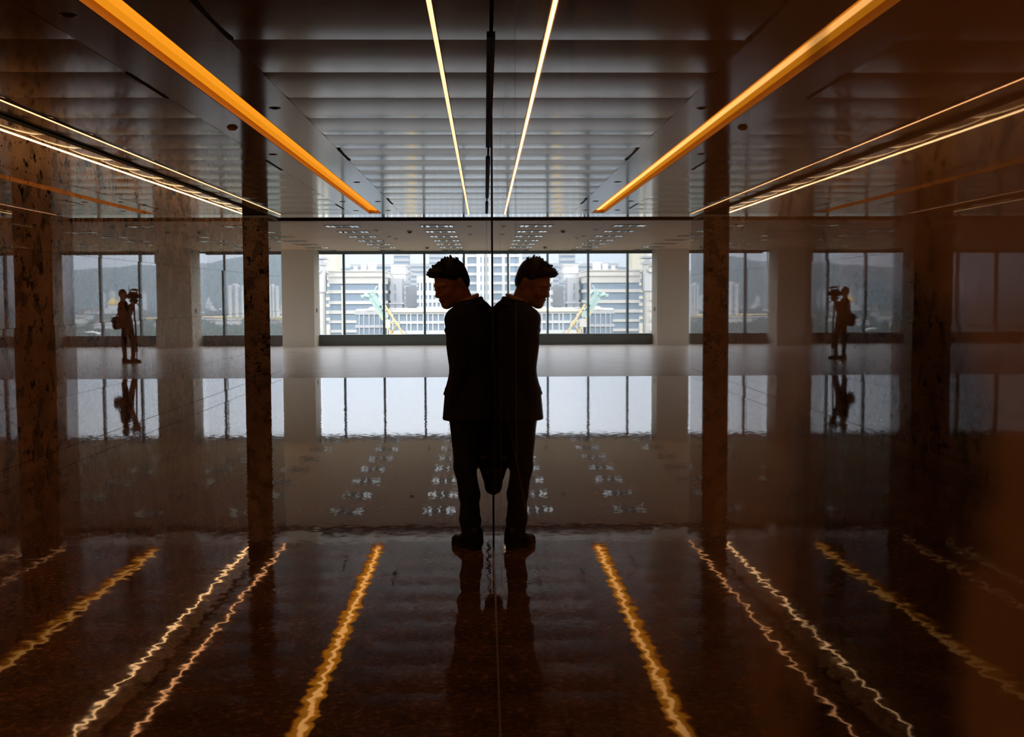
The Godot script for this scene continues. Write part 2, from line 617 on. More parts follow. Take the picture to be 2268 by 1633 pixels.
func led_line(x: float, towards: float, label: String) -> void:
	var t := thing("led_light_strip", label, "light strip", Vector3(x, TOP - 0.016, 0))
	for i in 9:
		var d := -5.9 + i * 3.0
		box(t, "light_diffuser", Vector3(0.026, 0.008, 2.998), Vector3(0, 0, -(d + 1.5)), M.led_glow)
	for e in [-1, 1]:
		box(t, "housing_lip", Vector3(0.003, 0.016, 27.0), Vector3(e * 0.0147, 0.004, -(-5.9 + 13.5)), M.ceiling_metal)
	box(t, "end_cap", Vector3(0.032, 0.016, 0.004), Vector3(0, 0.004, -21.103), M.ceiling_metal)
	var l := AreaLight3D.new()
	l.name = "led_wash"
	l.area_size = Vector2(0.026, 27.0)
	l.area_normalize_energy = false
	l.light_color = Color(1.0, 0.80, 0.56)
	l.light_energy = 4.2 if towards < 0 else 1.4
	l.area_range = 60.0
	l.shadow_enabled = true
	add_child(l, true)
	l.position = Vector3(x, TOP - 0.022, -7.6)
	l.rotation = Vector3(-PI / 2, 0, 0)
	l.basis = Basis(Vector3.BACK, towards * deg_to_rad(72.0)) * l.basis

func cove() -> void:
	var t := thing("cove_light", "wide orange light trough running down the middle of the ceiling", "cove light", Vector3(-2.006, TOP, 0))
	for i in 9:
		var d := -5.97 + i * 3.0
		box(t, "light_diffuser", Vector3(0.226, 0.006, 2.996), Vector3(0, 0.058, -(d + 1.5)), M.cove_glow)
		box(t, "led_light_bar", Vector3(0.06, 0.006, 2.996), Vector3(0, 0.051, -(d + 1.5)), M.cove_led)
		for e in [-1, 1]:
			box(t, "trough_side", Vector3(0.006, 0.066, 2.996), Vector3(e * 0.116, 0.028, -(d + 1.5)), M.cove_paint)
	box(t, "end_cap", Vector3(0.226, 0.064, 0.006), Vector3(0, 0.028, -21.033), M.cove_paint)
	var l := AreaLight3D.new()
	l.name = "cove_wash"
	l.area_size = Vector2(0.06, 27.0)
	l.area_normalize_energy = false
	l.light_color = Color(1.0, 0.77, 0.48)
	l.light_energy = 0.45
	l.area_range = 60.0
	l.shadow_enabled = true
	add_child(l, true)
	l.position = Vector3(-2.006, TOP + 0.046, -7.5)
	l.rotation = Vector3(-PI / 2, 0, 0)

func build_lobby_fittings() -> void:
	var ring := lathe([Vector2(0.030, 0.0), Vector2(0.046, -0.004), Vector2(0.048, 0.0), Vector2(0.046, 0.004)], 20)
	var cup := lathe([Vector2(0.0, -0.001), Vector2(0.031, -0.001), Vector2(0.031, 0.004), Vector2(0.0, 0.004)], 20)
	var nth := ["nearest", "second", "third", "farthest"]
	for side in 2:
		for i in 4:
			var depth: float = [[9.45, 15.42, 18.48, 20.37], [6.40, 12.45, 18.48, 20.37]][side][i]
			var o := thing("downlight", "small round dark downlight %s of the orange trough, %s along the ceiling" % ["left" if side else "right", nth[i]], "downlight", Vector3(-2.290 if side else -1.717, TOP - 0.007, -depth), "recessed downlights beside the orange trough")
			put(o, "rim", ring, M.ceiling_metal)
			put(o, "cup", cup, M.black_slot)
	var s := thing("smoke_detector", "white round smoke detector with a tiny red light on the lobby ceiling", "smoke detector", Vector3(-2.297, TOP - 0.006, -10.5))
	put(s, "body", lathe([Vector2(0.0, -0.028), Vector2(0.03, -0.026), Vector2(0.042, -0.012), Vector2(0.05, -0.008), Vector2(0.05, 0.0)], 20), M.white_paint)
	put(s, "red_led_light", lathe([Vector2(0.0, -0.031), Vector2(0.003, -0.030), Vector2(0.0035, -0.026)], 10), M.red_diode)

# ------------------------------------------------------------------ the empty office floor beyond

func build_office() -> void:
	var fl := structure("floor")
	ext(fl, "screed", -10.6, 12.6, -0.1, 0.0, LOBBY_END + 0.002, 37.4, M.screed)
	ext(fl, "subfloor", -10.6, 12.6, -0.5, -0.1, LOBBY_END, 37.4, M.backing)
	var ce := structure("ceiling")
	for i in 12:
		for j in 7:
			var x0 := -11.0 + i * 2.0
			var d0 := WALL_END + 0.3 + j * 2.0
			ext(ce, "panel", x0 + 0.004, x0 + 1.996, OFFICE_TOP, OFFICE_TOP + 0.04, d0 + 0.004, minf(d0 + 1.996, 36.9), M.office_ceiling)
	ext(ce, "edge_panel", -10.6, 12.6, OFFICE_TOP, OFFICE_TOP + 0.04, 22.6, WALL_END + 0.296, M.office_ceiling)
	ext(ce, "deck", -11.0, 13.0, OFFICE_TOP + 0.05, OFFICE_TOP + 0.5, WALL_END + 0.002, 37.4, M.plaster)
	# the short ends of the office floor are glazed as well
	for s in [-1, 1]:
		var x := -10.5 if s < 0 else 12.5
		var w := structure("window_%d" % (6 if s < 0 else 7))
		ext(w, "sill_box", x - 0.1, x + 0.1, 0, 0.335, WALL_END + 0.05, 36.7, M.sill)
		ext(w, "head_rail", x - 0.08, x + 0.08, 2.965, OFFICE_TOP, WALL_END + 0.05, 36.7, M.mullion)
		for k in 11:
			var d := WALL_END + 0.05 + k * 1.259
			ext(w, "mullion", x - 0.09, x + 0.09, 0.335, 2.965, d, d + 0.064, M.mullion)
			ext(w, "pane", x - 0.005, x + 0.005, 0.335, 2.965, d + 0.064, d + 1.259, M.window_glass)
	var wb := structure("wall_back")
	ext(wb, "panel", -10.6, LEFT - 0.752, 0, OFFICE_TOP + 0.3, WALL_END - 0.25, WALL_END, M.plaster)
	ext(wb, "panel", RIGHT + 0.752, 12.6, 0, OFFICE_TOP + 0.3, WALL_END - 0.25, WALL_END, M.plaster)

	# window bays between the columns
	var bays := [
		[-10.5, -6.39, [-9.9, -8.6, -7.3]],
		[-5.37, 0.91, [-4.58, -3.287, -1.957, -0.667, 0.31]],
		[2.18, 8.3, [3.03, 4.27, 5.5, 6.8]],
		[9.4, 12.5, [10.3, 11.6]],
	]
	for n in bays.size():
		var b: Array = bays[n]
		var w := structure("window_%d" % (n + 1))
		ext(w, "head_rail", b[0], b[1], 2.965, OFFICE_TOP, GLASS - 0.05, GLASS + 0.12, M.mullion)
		ext(w, "sill_box", b[0], b[1], 0.0, 0.335, GLASS - 0.22, GLASS + 0.12, M.sill)
		ext(w, "sill_cap", b[0], b[1], 0.335, 0.35, GLASS - 0.235, GLASS + 0.12, M.mullion)
		var xs: Array = [b[0]] + b[2] + [b[1]]
		for k in xs.size() - 1:
			ext(w, "pane", xs[k] + 0.03, xs[k + 1] - 0.03, 0.35, 2.965, GLASS + 0.04, GLASS + 0.05, M.window_glass)
		for x in b[2]:
			ext(w, "mullion", x - 0.032, x + 0.032, 0.35, 2.965, GLASS - 0.06, GLASS + 0.12, M.mullion)
	ext(structure("trim_2"), "fascia", -10.6, 12.6, 3.02, 3.4, GLASS + 0.122, 37.4, M.mullion)
	ext(structure("trim_3"), "apron", -10.6, 12.6, -0.5, 0.34, GLASS + 0.122, 37.4, M.mullion)

	# square columns on the window line
	var cols := [[-6.39, -5.374, "square plastered column left of the middle office windows"], [1.05, 2.18, "square plastered column seen only in the polished left wall, cameraman beside it"], [8.3, 9.4, "square plastered column at the far right of the office windows"]]
	for c in cols:
		var o := thing("column", c[2], "column", Vector3((c[0] + c[1]) / 2, 0, -36.4))
		var hw: float = (c[1] - c[0]) / 2
		box(o, "shaft", Vector3(hw * 2, OFFICE_TOP, 1.2), Vector3(0, OFFICE_TOP / 2, 0), M.column_paint)
		box(o, "skirting", Vector3(hw * 2 + 0.012, 0.05, 1.212), Vector3(0, 0.025, 0), M.column_paint)
		var e := -1.0 if c[0] > 0 else 1.0
		box(o, "light_switch", Vector3(0.02, 0.13, 0.10), Vector3(e * (hw + 0.010), 1.15, 0.1), M.black_plastic)
		box(o, "socket_plate", Vector3(0.012, 0.09, 0.09), Vector3(e * (hw + 0.006), 0.33, 0.15), M.white_paint)

	office_lights()
	office_fittings()

func office_lights() -> void:
	var ord := ["first", "second", "third", "fourth", "fifth", "sixth", "seventh"]
	var lines := [[-5.03, "line nearest the left column"], [-3.0, "line left of the middle"], [-1.0, "line beside the suited man"], [1.0, "first mirrored line"], [3.0, "second mirrored line"], [5.03, "third mirrored line"]]
	var first: Node3D
	for line in lines:
		for j in 7:
			var label := "unlit square ceiling light, %s row from the lobby, %s" % [ord[j], line[1]]
			var at := Vector3(line[0], OFFICE_TOP - 0.014, -(24.15 + j * 2.01))
			if first == null:
				first = office_light(label, at)
				continue
			var o := first.duplicate()
			o.name = numbered("ceiling_light")
			add_child(o)
			o.position = at
			o.set_meta("label", label)

# polished louvre wings at both ends, black slots between them, a dull tray in the middle
func office_light(label: String, at: Vector3) -> Node3D:
	var t := thing("ceiling_light", label, "ceiling light", at, "unlit louvre lights in the office ceiling")
	for e in [-1, 1]:
		box(t, "frame", Vector3(0.70, 0.014, 0.015), Vector3(0, 0.007, e * 0.3075), M.white_paint)
		box(t, "frame", Vector3(0.015, 0.014, 0.60), Vector3(e * 0.3425, 0.007, 0), M.white_paint)
		box(t, "reflector", Vector3(0.075, 0.006, 0.60), Vector3(e * 0.2975, 0.006, 0), M.chrome)
		box(t, "slot", Vector3(0.022, 0.010, 0.60), Vector3(e * 0.248, 0.008, 0), M.black_slot)
		box(t, "reflector", Vector3(0.075, 0.006, 0.60), Vector3(e * 0.1995, 0.006, 0), M.chrome)
		box(t, "tray", Vector3(0.14, 0.006, 0.60), Vector3(e * 0.090, 0.011, 0), M.dark_trim)
	box(t, "divider", Vector3(0.035, 0.008, 0.60), Vector3(0, 0.006, 0), M.chrome)
	return t

func office_fittings() -> void:
	var dome := lathe([Vector2(0.0, -0.058), Vector2(0.03, -0.053), Vector2(0.048, -0.035), Vector2(0.053, -0.012), Vector2(0.06, -0.010), Vector2(0.06, 0.0)], 20)
	for p in [[-1.70, 25.93, "dark dome camera on the office ceiling close to the lobby edge"], [-1.717, 34.1, "dark dome camera on the office ceiling close to the windows"]]:
		var o := thing("dome_camera", p[2], "dome camera", Vector3(p[0], OFFICE_TOP, -p[1]))
		put(o, "dome", dome, M.sill)
		put(o, "collar", lathe([Vector2(0.052, -0.012), Vector2(0.072, -0.009), Vector2(0.072, 0.0)], 20), M.white_paint)
	var disc := lathe([Vector2(0.0, -0.02), Vector2(0.05, -0.018), Vector2(0.065, 0.0)], 16)
	var spots := [[-2.28, 29.2, "left of the man, deepest"], [-2.42, 25.55, "left of the man, nearest"], [-0.31, 24.2, "above the man, nearest"], [-0.33, 27.26, "above the man, deepest"], [-2.36, 28.15, "left of the man, middle"]]
	for p in spots:
		var o := thing("sprinkler", "small white sprinkler disc on the office ceiling " + p[2], "sprinkler", Vector3(p[0], OFFICE_TOP, -p[1]), "sprinklers in the office ceiling")
		put(o, "plate", disc, M.white_paint)
		put(o, "nozzle", lathe([Vector2(0.0, -0.045), Vector2(0.012, -0.042), Vector2(0.012, -0.018)], 10), M.chrome)

# ------------------------------------------------------------------ the man in the suit

func build_man() -> void:
	var t := thing("person", "man in a dark suit leaning on the polished wall with bowed head", "person", Vector3(0, 0, -6.9))
	var wall := RIGHT - 0.002
	var yaw := Basis(Vector3.UP, deg_to_rad(-40.0))       # chest turned away from the lens; local x is back, z is his left
	var L := func(x: float, y: float, z: float) -> Vector3: return yaw * Vector3(x, 0, z) + Vector3(-0.080, y, 0)

	# head and neck; face looks along -x, bowed
	var head := (Basis(Vector3.UP, deg_to_rad(34.0)) * Basis(Vector3.BACK, deg_to_rad(22.0))).scaled_local(Vector3.ONE * 1.06)
	var C := Vector3(-0.207, 1.618, 0.02)
	var H := func(x: float, y: float, z: float) -> Vector3: return C + head * Vector3(x, y, z)
	var p := []
	p.append(ell(H.call(0.012, 0.030, 0), Vector3(0.097, 0.095, 0.075), head, 0.02))
	p.append(ell(H.call(-0.040, -0.040, 0), Vector3(0.056, 0.085, 0.058), head, 0.03))
	for s in [-1.0, 1.0]:
		p.append(cap(H.call(-0.066, -0.100, s * 0.012), H.call(0.012, -0.062, s * 0.050), 0.022, 0.024, 0.03))
		p.append(ell(H.call(-0.066, -0.034, s * 0.036), Vector3(0.022, 0.022, 0.022), head, 0.02))
		p.append(cap(H.call(-0.090, 0.016, s * 0.012), H.call(-0.074, 0.014, s * 0.046), 0.012, 0.010, 0.012))
	p.append(ell(H.call(-0.076, -0.105, 0), Vector3(0.020, 0.018, 0.022), head, 0.02))
	for s in [-1.0, 1.0]:
		p.append(ell(H.call(-0.099, -0.006, s * 0.031), Vector3(0.014, 0.012, 0.018), head, 0.010, true))
		p.append(ell(H.call(-0.082, -0.007, s * 0.031), Vector3(0.0125, 0.0115, 0.0145), head, 0.003))
	p.append(cap(H.call(-0.094, 0.004, 0), H.call(-0.113, -0.036, 0), 0.007, 0.011, 0.012))
	for s in [-1.0, 1.0]:
		p.append(cap(H.call(-0.100, -0.042, s * 0.010), H.call(-0.104, -0.040, s * 0.012), 0.008, 0.008, 0.008))
	p.append(ell(H.call(-0.096, -0.066, 0), Vector3(0.010, 0.006, 0.022), head, 0.006))
	p.append(ell(H.call(-0.094, -0.078, 0), Vector3(0.010, 0.007, 0.019), head, 0.006))
	p.append(ell(H.call(-0.107, -0.0718, 0), Vector3(0.010, 0.0014, 0.024), head, 0.003, true))
	for s in [-1.0, 1.0]:
		var ear := head * Basis(Vector3.UP, s * 0.35) * Basis(Vector3.BACK, 0.2)
		p.append(ell(H.call(0.024, -0.010, s * 0.076), Vector3(0.019, 0.033, 0.010), ear, 0.008))
		p.append(ell(H.call(0.020, -0.010, s * 0.086), Vector3(0.011, 0.021, 0.007), ear, 0.005, true))
	p.append(cap(H.call(0.040, -0.035, 0), Vector3(-0.105, 1.44, 0.0), 0.056, 0.062, 0.03))
	p.append(cap(Vector3(-0.105, 1.44, 0), L.call(0.0, 1.36, 0.0), 0.065, 0.10, 0.04))
	put(t, "body", nets(p, 0.0042, wall), M.skin)

	# hair: cropped sides, a ruffled quiff over the brow
	var h := []
	h.append(ell(H.call(0.020, 0.046, 0), Vector3(0.099, 0.092, 0.080), head, 0.01))
	h.append(ell(H.call(0.070, -0.005, 0), Vector3(0.048, 0.070, 0.066), head, 0.02))
	h.append(cap(H.call(-0.062, 0.085, -0.04), H.call(-0.062, 0.085, 0.04), 0.032, 0.032, 0.02))
	h.append(cap(H.call(-0.070, 0.092, -0.030), H.call(-0.070, 0.092, 0.034), 0.018, 0.018, 0.015))
	rng.seed = 77
	for i in 110:
		var a := rng.randf_range(-1.0, 1.0)
		var u := rng.randf()
		var base: Vector3 = H.call(lerpf(-0.086, 0.07, u), lerpf(0.092, 0.128, sin(minf(u * 2.0, 1.0) * PI / 2)) - absf(a) * 0.022, a * 0.056)
		var dir := head * Vector3(rng.randf_range(-0.9, -0.1) * (1.0 - u * 0.6), rng.randf_range(0.5, 1.0), a * 0.4 + rng.randf_range(-0.25, 0.25))
		h.append(cap(base, base + dir.normalized() * rng.randf_range(0.014, 0.030), 0.0085, 0.0035, 0.003))
	h.append(ell(H.call(-0.108, -0.016, 0), Vector3(0.088, 0.086, 0.13), head, 0.010, true))
	for s in [-1.0, 1.0]:
		h.append(ell(H.call(0.012, -0.030, s * 0.090), Vector3(0.030, 0.050, 0.030), head, 0.012, true))
	h.append(ell(H.call(0.03, -0.115, 0), Vector3(0.12, 0.055, 0.10), head, 0.012, true))
	put(t, "hair", nets(h, 0.0045, wall), M.hair)

	# shirt collar, a ring round the neck that rises at the nape
	var sc := []
	var ring := 14
	for i in ring:
		var a0 := TAU * i / ring
		var a1 := TAU * (i + 1) / ring
		var q0 := Vector3(-0.112 + 0.068 * cos(a0), 1.515 + 0.030 * cos(a0), 0.068 * sin(a0))
		var q1 := Vector3(-0.112 + 0.068 * cos(a1), 1.515 + 0.030 * cos(a1), 0.068 * sin(a1))
		sc.append(cap(q0, q1, 0.011, 0.011, 0.006))
		sc.append(cap(q0 - Vector3(0, 0.02, 0), q1 - Vector3(0, 0.02, 0), 0.012, 0.012, 0.006))
	put(t, "shirt_collar", nets(sc, 0.006, wall), M.shirt)

	# jacket: chest, waist, skirt, sleeves
	var j := []
	j.append(ell(L.call(0.0, 1.26, 0), Vector3(0.128, 0.25, 0.185), yaw, 0.05))
	j.append(cap(L.call(0.010, 1.405, 0.135), L.call(0.010, 1.405, -0.135), 0.072, 0.072, 0.06))
	j.append(cap(L.call(0.01, 1.46, 0.05), L.call(0.01, 1.46, -0.05), 0.058, 0.058, 0.05))
	j.append(ell(L.call(0.0, 1.06, 0), Vector3(0.112, 0.22, 0.140), yaw, 0.06))
	j.append(ell(L.call(0.002, 0.90, 0), Vector3(0.138, 0.24, 0.182), yaw, 0.06))
	j.append(cap(L.call(0.0, 0.93, 0.0), L.call(-0.01, 0.70, 0.03), 0.155, 0.168, 0.05))
	j.append(plane_cut(Vector3(0, -1, 0), -0.785))
	# near arm, hand pushed into the trouser pocket under the skirt of the jacket
	j.append(cap(L.call(0.005, 1.395, 0.160), L.call(0.055, 1.12, 0.175), 0.062, 0.050, 0.02))
	j.append(cap(L.call(0.055, 1.12, 0.175), L.call(0.0, 0.90, 0.165), 0.050, 0.040, 0.015))
	j.append(cap(L.call(0.005, 1.395, -0.175), L.call(0.045, 1.12, -0.20), 0.062, 0.050, 0.02))
	j.append(cap(L.call(0.045, 1.12, -0.20), L.call(-0.03, 0.90, -0.185), 0.050, 0.040, 0.015))
	put(t, "jacket", nets(j, 0.009, wall), M.suit)
	# turned-down collar and lapels
	var col := []
	for i in ring:
		var a0 := TAU * i / ring
		var a1 := TAU * (i + 1) / ring
		if cos(a0) < -0.75 and cos(a1) < -0.75:
			continue
		var q0 := Vector3(-0.104 + 0.082 * cos(a0), 1.497 + 0.026 * cos(a0), 0.084 * sin(a0))
		var q1 := Vector3(-0.104 + 0.082 * cos(a1), 1.497 + 0.026 * cos(a1), 0.084 * sin(a1))
		col.append(cap(q0, q1, 0.013, 0.013, 0.008))
		col.append(cap(q0 + Vector3(cos(a0) * 0.016, -0.03, sin(a0) * 0.016), q1 + Vector3(cos(a1) * 0.016, -0.03, sin(a1) * 0.016), 0.014, 0.014, 0.02))
	put(t, "jacket_collar", nets(col, 0.006, wall), M.suit_trim)
	for s in [1.0, -1.0]:
		put(t, "lapel", nets([cap(L.call(-0.085, 1.46, s * 0.060), L.call(-0.135, 1.33, s * 0.062), 0.016, 0.024, 0.01), cap(L.call(-0.135, 1.33, s * 0.062), L.call(-0.140, 1.12, s * 0.012), 0.022, 0.008, 0.01)], 0.007), M.suit_trim)
	put(t, "pocket_flap", nets([cap(L.call(-0.10, 0.975, 0.115), L.call(0.02, 0.985, 0.172), 0.016, 0.012, 0.01), cap(L.call(-0.105, 0.945, 0.123), L.call(0.02, 0.955, 0.180), 0.016, 0.012, 0.02)], 0.007), M.suit_trim)

	# trousers: the near leg straight, the far one bent with the foot up on the wall
	var hip := Vector3(-0.090, 0.90, 0)
	var knee := Vector3(-0.125, 0.50, 0.075)
	var ankle := Vector3(-0.092, 0.095, 0.060)
	var knee2 := Vector3(-0.120, 0.455, -0.36)
	var ankle2 := Vector3(-0.045, 0.535, -0.05)
	var q := []
	q.append(ell(hip, Vector3(0.125, 0.15, 0.165), yaw, 0.05))
	q.append(cap(L.call(0.0, 0.86, 0.075), knee, 0.098, 0.064, 0.05))
	q.append(cap(knee, Vector3(-0.098, 0.33, 0.070), 0.064, 0.064, 0.03))
	q.append(cap(Vector3(-0.098, 0.33, 0.070), Vector3(-0.097, 0.22, 0.066), 0.060, 0.055, 0.02))
	q.append(cap(Vector3(-0.097, 0.23, 0.066), ankle, 0.058, 0.058, 0.02))
	q.append(cap(Vector3(-0.100, 0.175, 0.066), Vector3(-0.088, 0.165, 0.066), 0.064, 0.062, 0.012))
	q.append(cap(L.call(0.0, 0.86, -0.075), knee2, 0.098, 0.066, 0.05))
	q.append(cap(knee2, ankle2, 0.066, 0.050, 0.03))
	q.append(cap(Vector3(-0.03, 0.80, -0.02), Vector3(-0.010, 0.575, -0.06), 0.085, 0.062, 0.06))
	put(t, "trousers", nets(q, 0.009, wall), M.suit)

	shoe(t, Vector3(-0.072, 0.0, 0.085), Basis(Vector3.UP, deg_to_rad(-52.0)))
	shoe(t, Vector3(0.045, 0.520, -0.03), Basis(Vector3.BACK, deg_to_rad(90.0)), 0.72)

func shoe(t: Node, at: Vector3, turn: Basis, slim := 1.0) -> void:
	# toe along local -x, sole on local y = 0
	var S := func(x: float, y: float, z: float) -> Vector3: return at + turn * Vector3(x, y * slim, z)
	var p := []
	p.append(cap(S.call(0.02, 0.042, 0), S.call(-0.16, 0.034, 0.005), 0.038 * slim, 0.030 * slim, 0.02))
	p.append(cap(S.call(-0.08, 0.036, 0.006), S.call(-0.185, 0.026, 0.0), 0.044 * slim, 0.026 * slim, 0.03))
	p.append(cap(S.call(0.025, 0.05, 0), S.call(0.02, 0.105, 0), 0.036, 0.042, 0.03))
	p.append(cap(S.call(0.0, 0.085, 0), S.call(-0.08, 0.055, 0), 0.040, 0.034 * slim, 0.03))
	p.append(plane_cut(turn * Vector3(0, -1, 0), (turn * Vector3(0, -1, 0)).dot(S.call(0, 0.014 / slim, 0))))
	var o := put(t, "shoe", nets(p, 0.006), M.shoe_leather)
	var s := []
	s.append(cap(S.call(0.022, 0.008, 0), S.call(-0.09, 0.008, 0), 0.036, 0.040, 0.02))
	s.append(cap(S.call(-0.09, 0.008, 0.004), S.call(-0.178, 0.008, 0), 0.043, 0.034, 0.03))
	s.append(plane_cut(turn * Vector3(0, 1, 0), (turn * Vector3(0, 1, 0)).dot(S.call(0, 0.018 / slim, 0))))
	s.append(plane_cut(turn * Vector3(0, -1, 0), (turn * Vector3(0, -1, 0)).dot(S.call(0, 0.0, 0))))
	put(o, "sole", nets(s, 0.006), M.black_plastic)

# ------------------------------------------------------------------ the cameraman, seen in the left stone wall

func build_cameraman() -> void:
	var O := Vector3(0.42, 0, -27.4)
	var t := thing("person", "silhouetted cameraman standing before the windows, mirrored in the left wall", "person", O)
	var p := []
	# head bent to the viewfinder, facing -x
	p.append(ell(Vector3(0.115, 1.655, 0), Vector3(0.092, 0.105, 0.076), Basis(Vector3.BACK, 0.25), 0.02))
	p.append(ell(Vector3(0.075, 1.595, 0), Vector3(0.055, 0.075, 0.056), Basis(Vector3.BACK, 0.25), 0.02))
	p.append(cap(Vector3(0.045, 1.620, 0), Vector3(0.020, 1.600, 0), 0.016, 0.014, 0.01))
	for s in [-1.0, 1.0]:
		p.append(ell(Vector3(0.125, 1.63, s * 0.078), Vector3(0.02, 0.032, 0.01), Basis(), 0.01))
	p.append(cap(Vector3(0.125, 1.58, 0), Vector3(0.125, 1.46, 0), 0.055, 0.062, 0.03))
	# near hand on the lens, far hand on the pan handle: palms and five fingers each
	for s in [-1.0, 1.0]:
		var wrist := Vector3(-0.10, 1.40, s * 0.09)
		var palm := Vector3(-0.145, 1.445, s * 0.065)
		p.append(cap(wrist, palm, 0.026, 0.030, 0.02))
		for k in 4:
			var root := palm + Vector3(0.018 * (k - 1.5), 0.014, -s * 0.010)
			var mid := root + Vector3(-0.005, 0.038 - absf(k - 1.2) * 0.004, -s * 0.014)
			p.append(cap(root, mid, 0.0095, 0.009, 0.006))
			p.append(cap(mid, mid + Vector3(0.0, 0.016, -s * 0.028), 0.009, 0.008, 0.006))
		p.append(cap(palm + Vector3(0.03, 0.0, 0), palm + Vector3(0.046, 0.040, -s * 0.012), 0.011, 0.009, 0.008))
	put(t, "body", nets(p, 0.008), M.skin)
	put(t, "hair", nets([ell(Vector3(0.130, 1.672, 0), Vector3(0.093, 0.104, 0.081), Basis(Vector3.BACK, 0.25), 0.01), ell(Vector3(0.045, 1.600, 0), Vector3(0.075, 0.095, 0.12), Basis(), 0.012, true)], 0.008), M.hair)
	var j := []
	j.append(ell(Vector3(0.11, 1.24, 0), Vector3(0.135, 0.27, 0.19), Basis(), 0.05))
	j.append(cap(Vector3(0.12, 1.40, 0.14), Vector3(0.12, 1.40, -0.14), 0.075, 0.075, 0.05))
	j.append(ell(Vector3(0.06, 1.00, 0), Vector3(0.145, 0.22, 0.175), Basis(), 0.06))
	j.append(plane_cut(Vector3(0, -1, 0), -0.86))
	for s in [-1.0, 1.0]:
		j.append(cap(Vector3(0.12, 1.39, s * 0.18), Vector3(0.04, 1.15, s * 0.24), 0.062, 0.052, 0.03))
		j.append(cap(Vector3(0.04, 1.15, s * 0.24), Vector3(-0.095, 1.395, s * 0.095), 0.052, 0.038, 0.02))
	put(t, "jacket", nets(j, 0.011), M.dark_cloth)
	var q := []
	q.append(ell(Vector3(0.05, 0.93, 0), Vector3(0.13, 0.15, 0.165), Basis(), 0.05))
	q.append(cap(Vector3(0.06, 0.88, 0.09), Vector3(0.105, 0.50, 0.10), 0.095, 0.062, 0.04))
	q.append(cap(Vector3(0.105, 0.50, 0.10), Vector3(0.085, 0.09, 0.10), 0.062, 0.048, 0.03))
	q.append(cap(Vector3(0.03, 0.88, -0.09), Vector3(-0.055, 0.50, -0.10), 0.095, 0.062, 0.04))
	q.append(cap(Vector3(-0.055, 0.50, -0.10), Vector3(-0.05, 0.09, -0.10), 0.062, 0.048, 0.03))
	put(t, "trousers", nets(q, 0.011), M.jeans)
	shoe(t, Vector3(0.10, 0.0, 0.10), Basis(Vector3.UP, deg_to_rad(-8.0)))
	shoe(t, Vector3(-0.04, 0.0, -0.10), Basis(Vector3.UP, deg_to_rad(10.0)))

	var b := thing("shoulder_bag", "dark equipment bag hanging at the cameraman's hip", "bag", O + Vector3(0.26, 0.80, 0.06))
	put(b, "pouch", nets([cap(Vector3(0.0, 0.09, -0.10), Vector3(0.0, 0.09, 0.10), 0.085, 0.085, 0.03), cap(Vector3(-0.005, 0.17, -0.10), Vector3(-0.005, 0.17, 0.10), 0.080, 0.080, 0.05), cap(Vector3(-0.01, 0.25, -0.11), Vector3(-0.01, 0.25, 0.11), 0.065, 0.065, 0.05)], 0.010), M.black_plastic)
	put(b, "flap", nets([cap(Vector3(0.055, 0.27, -0.11), Vector3(0.055, 0.27, 0.11), 0.018, 0.018, 0.02), cap(Vector3(0.075, 0.22, -0.11), Vector3(0.075, 0.22, 0.11), 0.016, 0.016, 0.04), cap(Vector3(0.080, 0.17, -0.11), Vector3(0.080, 0.17, 0.11), 0.014, 0.014, 0.04)], 0.008), M.dark_cloth)
	put(b, "strap", tube([Vector3(-0.02, 0.28, 0.10), Vector3(-0.10, 0.45, 0.13), Vector3(-0.14, 0.66, 0.03), Vector3(-0.19, 0.685, -0.10)], 0.014, 6), M.black_plastic)

	var c := thing("video_camera", "video camera on a monopod in front of the cameraman's face", "video camera", O + Vector3(-0.12, 0, 0))
	put(c, "camera_body", nets([cap(Vector3(0.09, 1.60, 0), Vector3(-0.07, 1.60, 0), 0.062, 0.070, 0.02), cap(Vector3(0.06, 1.66, 0), Vector3(-0.08, 1.66, 0), 0.045, 0.045, 0.02)], 0.008), M.black_plastic)
	put(c, "lens", tube([Vector3(-0.08, 1.60, 0), Vector3(-0.16, 1.60, 0)], 0.045, 14), M.black_plastic)
	put(c, "lens_hood", tube([Vector3(-0.16, 1.60, 0), Vector3(-0.20, 1.60, 0)], 0.058, 14), M.black_plastic)
	put(c, "top_handle", tube([Vector3(0.05, 1.69, 0), Vector3(0.05, 1.76, 0), Vector3(-0.09, 1.77, 0), Vector3(-0.10, 1.69, 0)], 0.016, 8), M.black_plastic)
	put(c, "antenna", tube([Vector3(0.075, 1.68, 0.02), Vector3(0.085, 1.83, 0.02)], 0.008, 6), M.black_plastic)
	put(c, "microphone", tube([Vector3(0.0, 1.745, 0.04), Vector3(-0.16, 1.745, 0.04)], 0.018, 10), M.black_plastic)
	put(c, "head_plate", nets([cap(Vector3(0.04, 1.49, 0), Vector3(-0.08, 1.49, 0), 0.045, 0.045, 0.02)], 0.010), M.black_plastic)
	put(c, "pan_handle", tube([Vector3(-0.05, 1.47, 0.05), Vector3(-0.22, 1.36, 0.12)], 0.014, 8), M.black_plastic)
	put(c, "pole", tube([Vector3(-0.02, 1.50, 0), Vector3(-0.05, 0.30, 0.02)], 0.022, 10), M.black_plastic)
	put(c, "pole", tube([Vector3(-0.05, 0.30, 0.02), Vector3(-0.055, 0.05, 0.02)], 0.014, 10), M.black_plastic)
	put(c, "clamp", tube([Vector3(-0.049, 0.34, 0.02), Vector3(-0.050, 0.27, 0.02)], 0.032, 10), M.black_plastic)
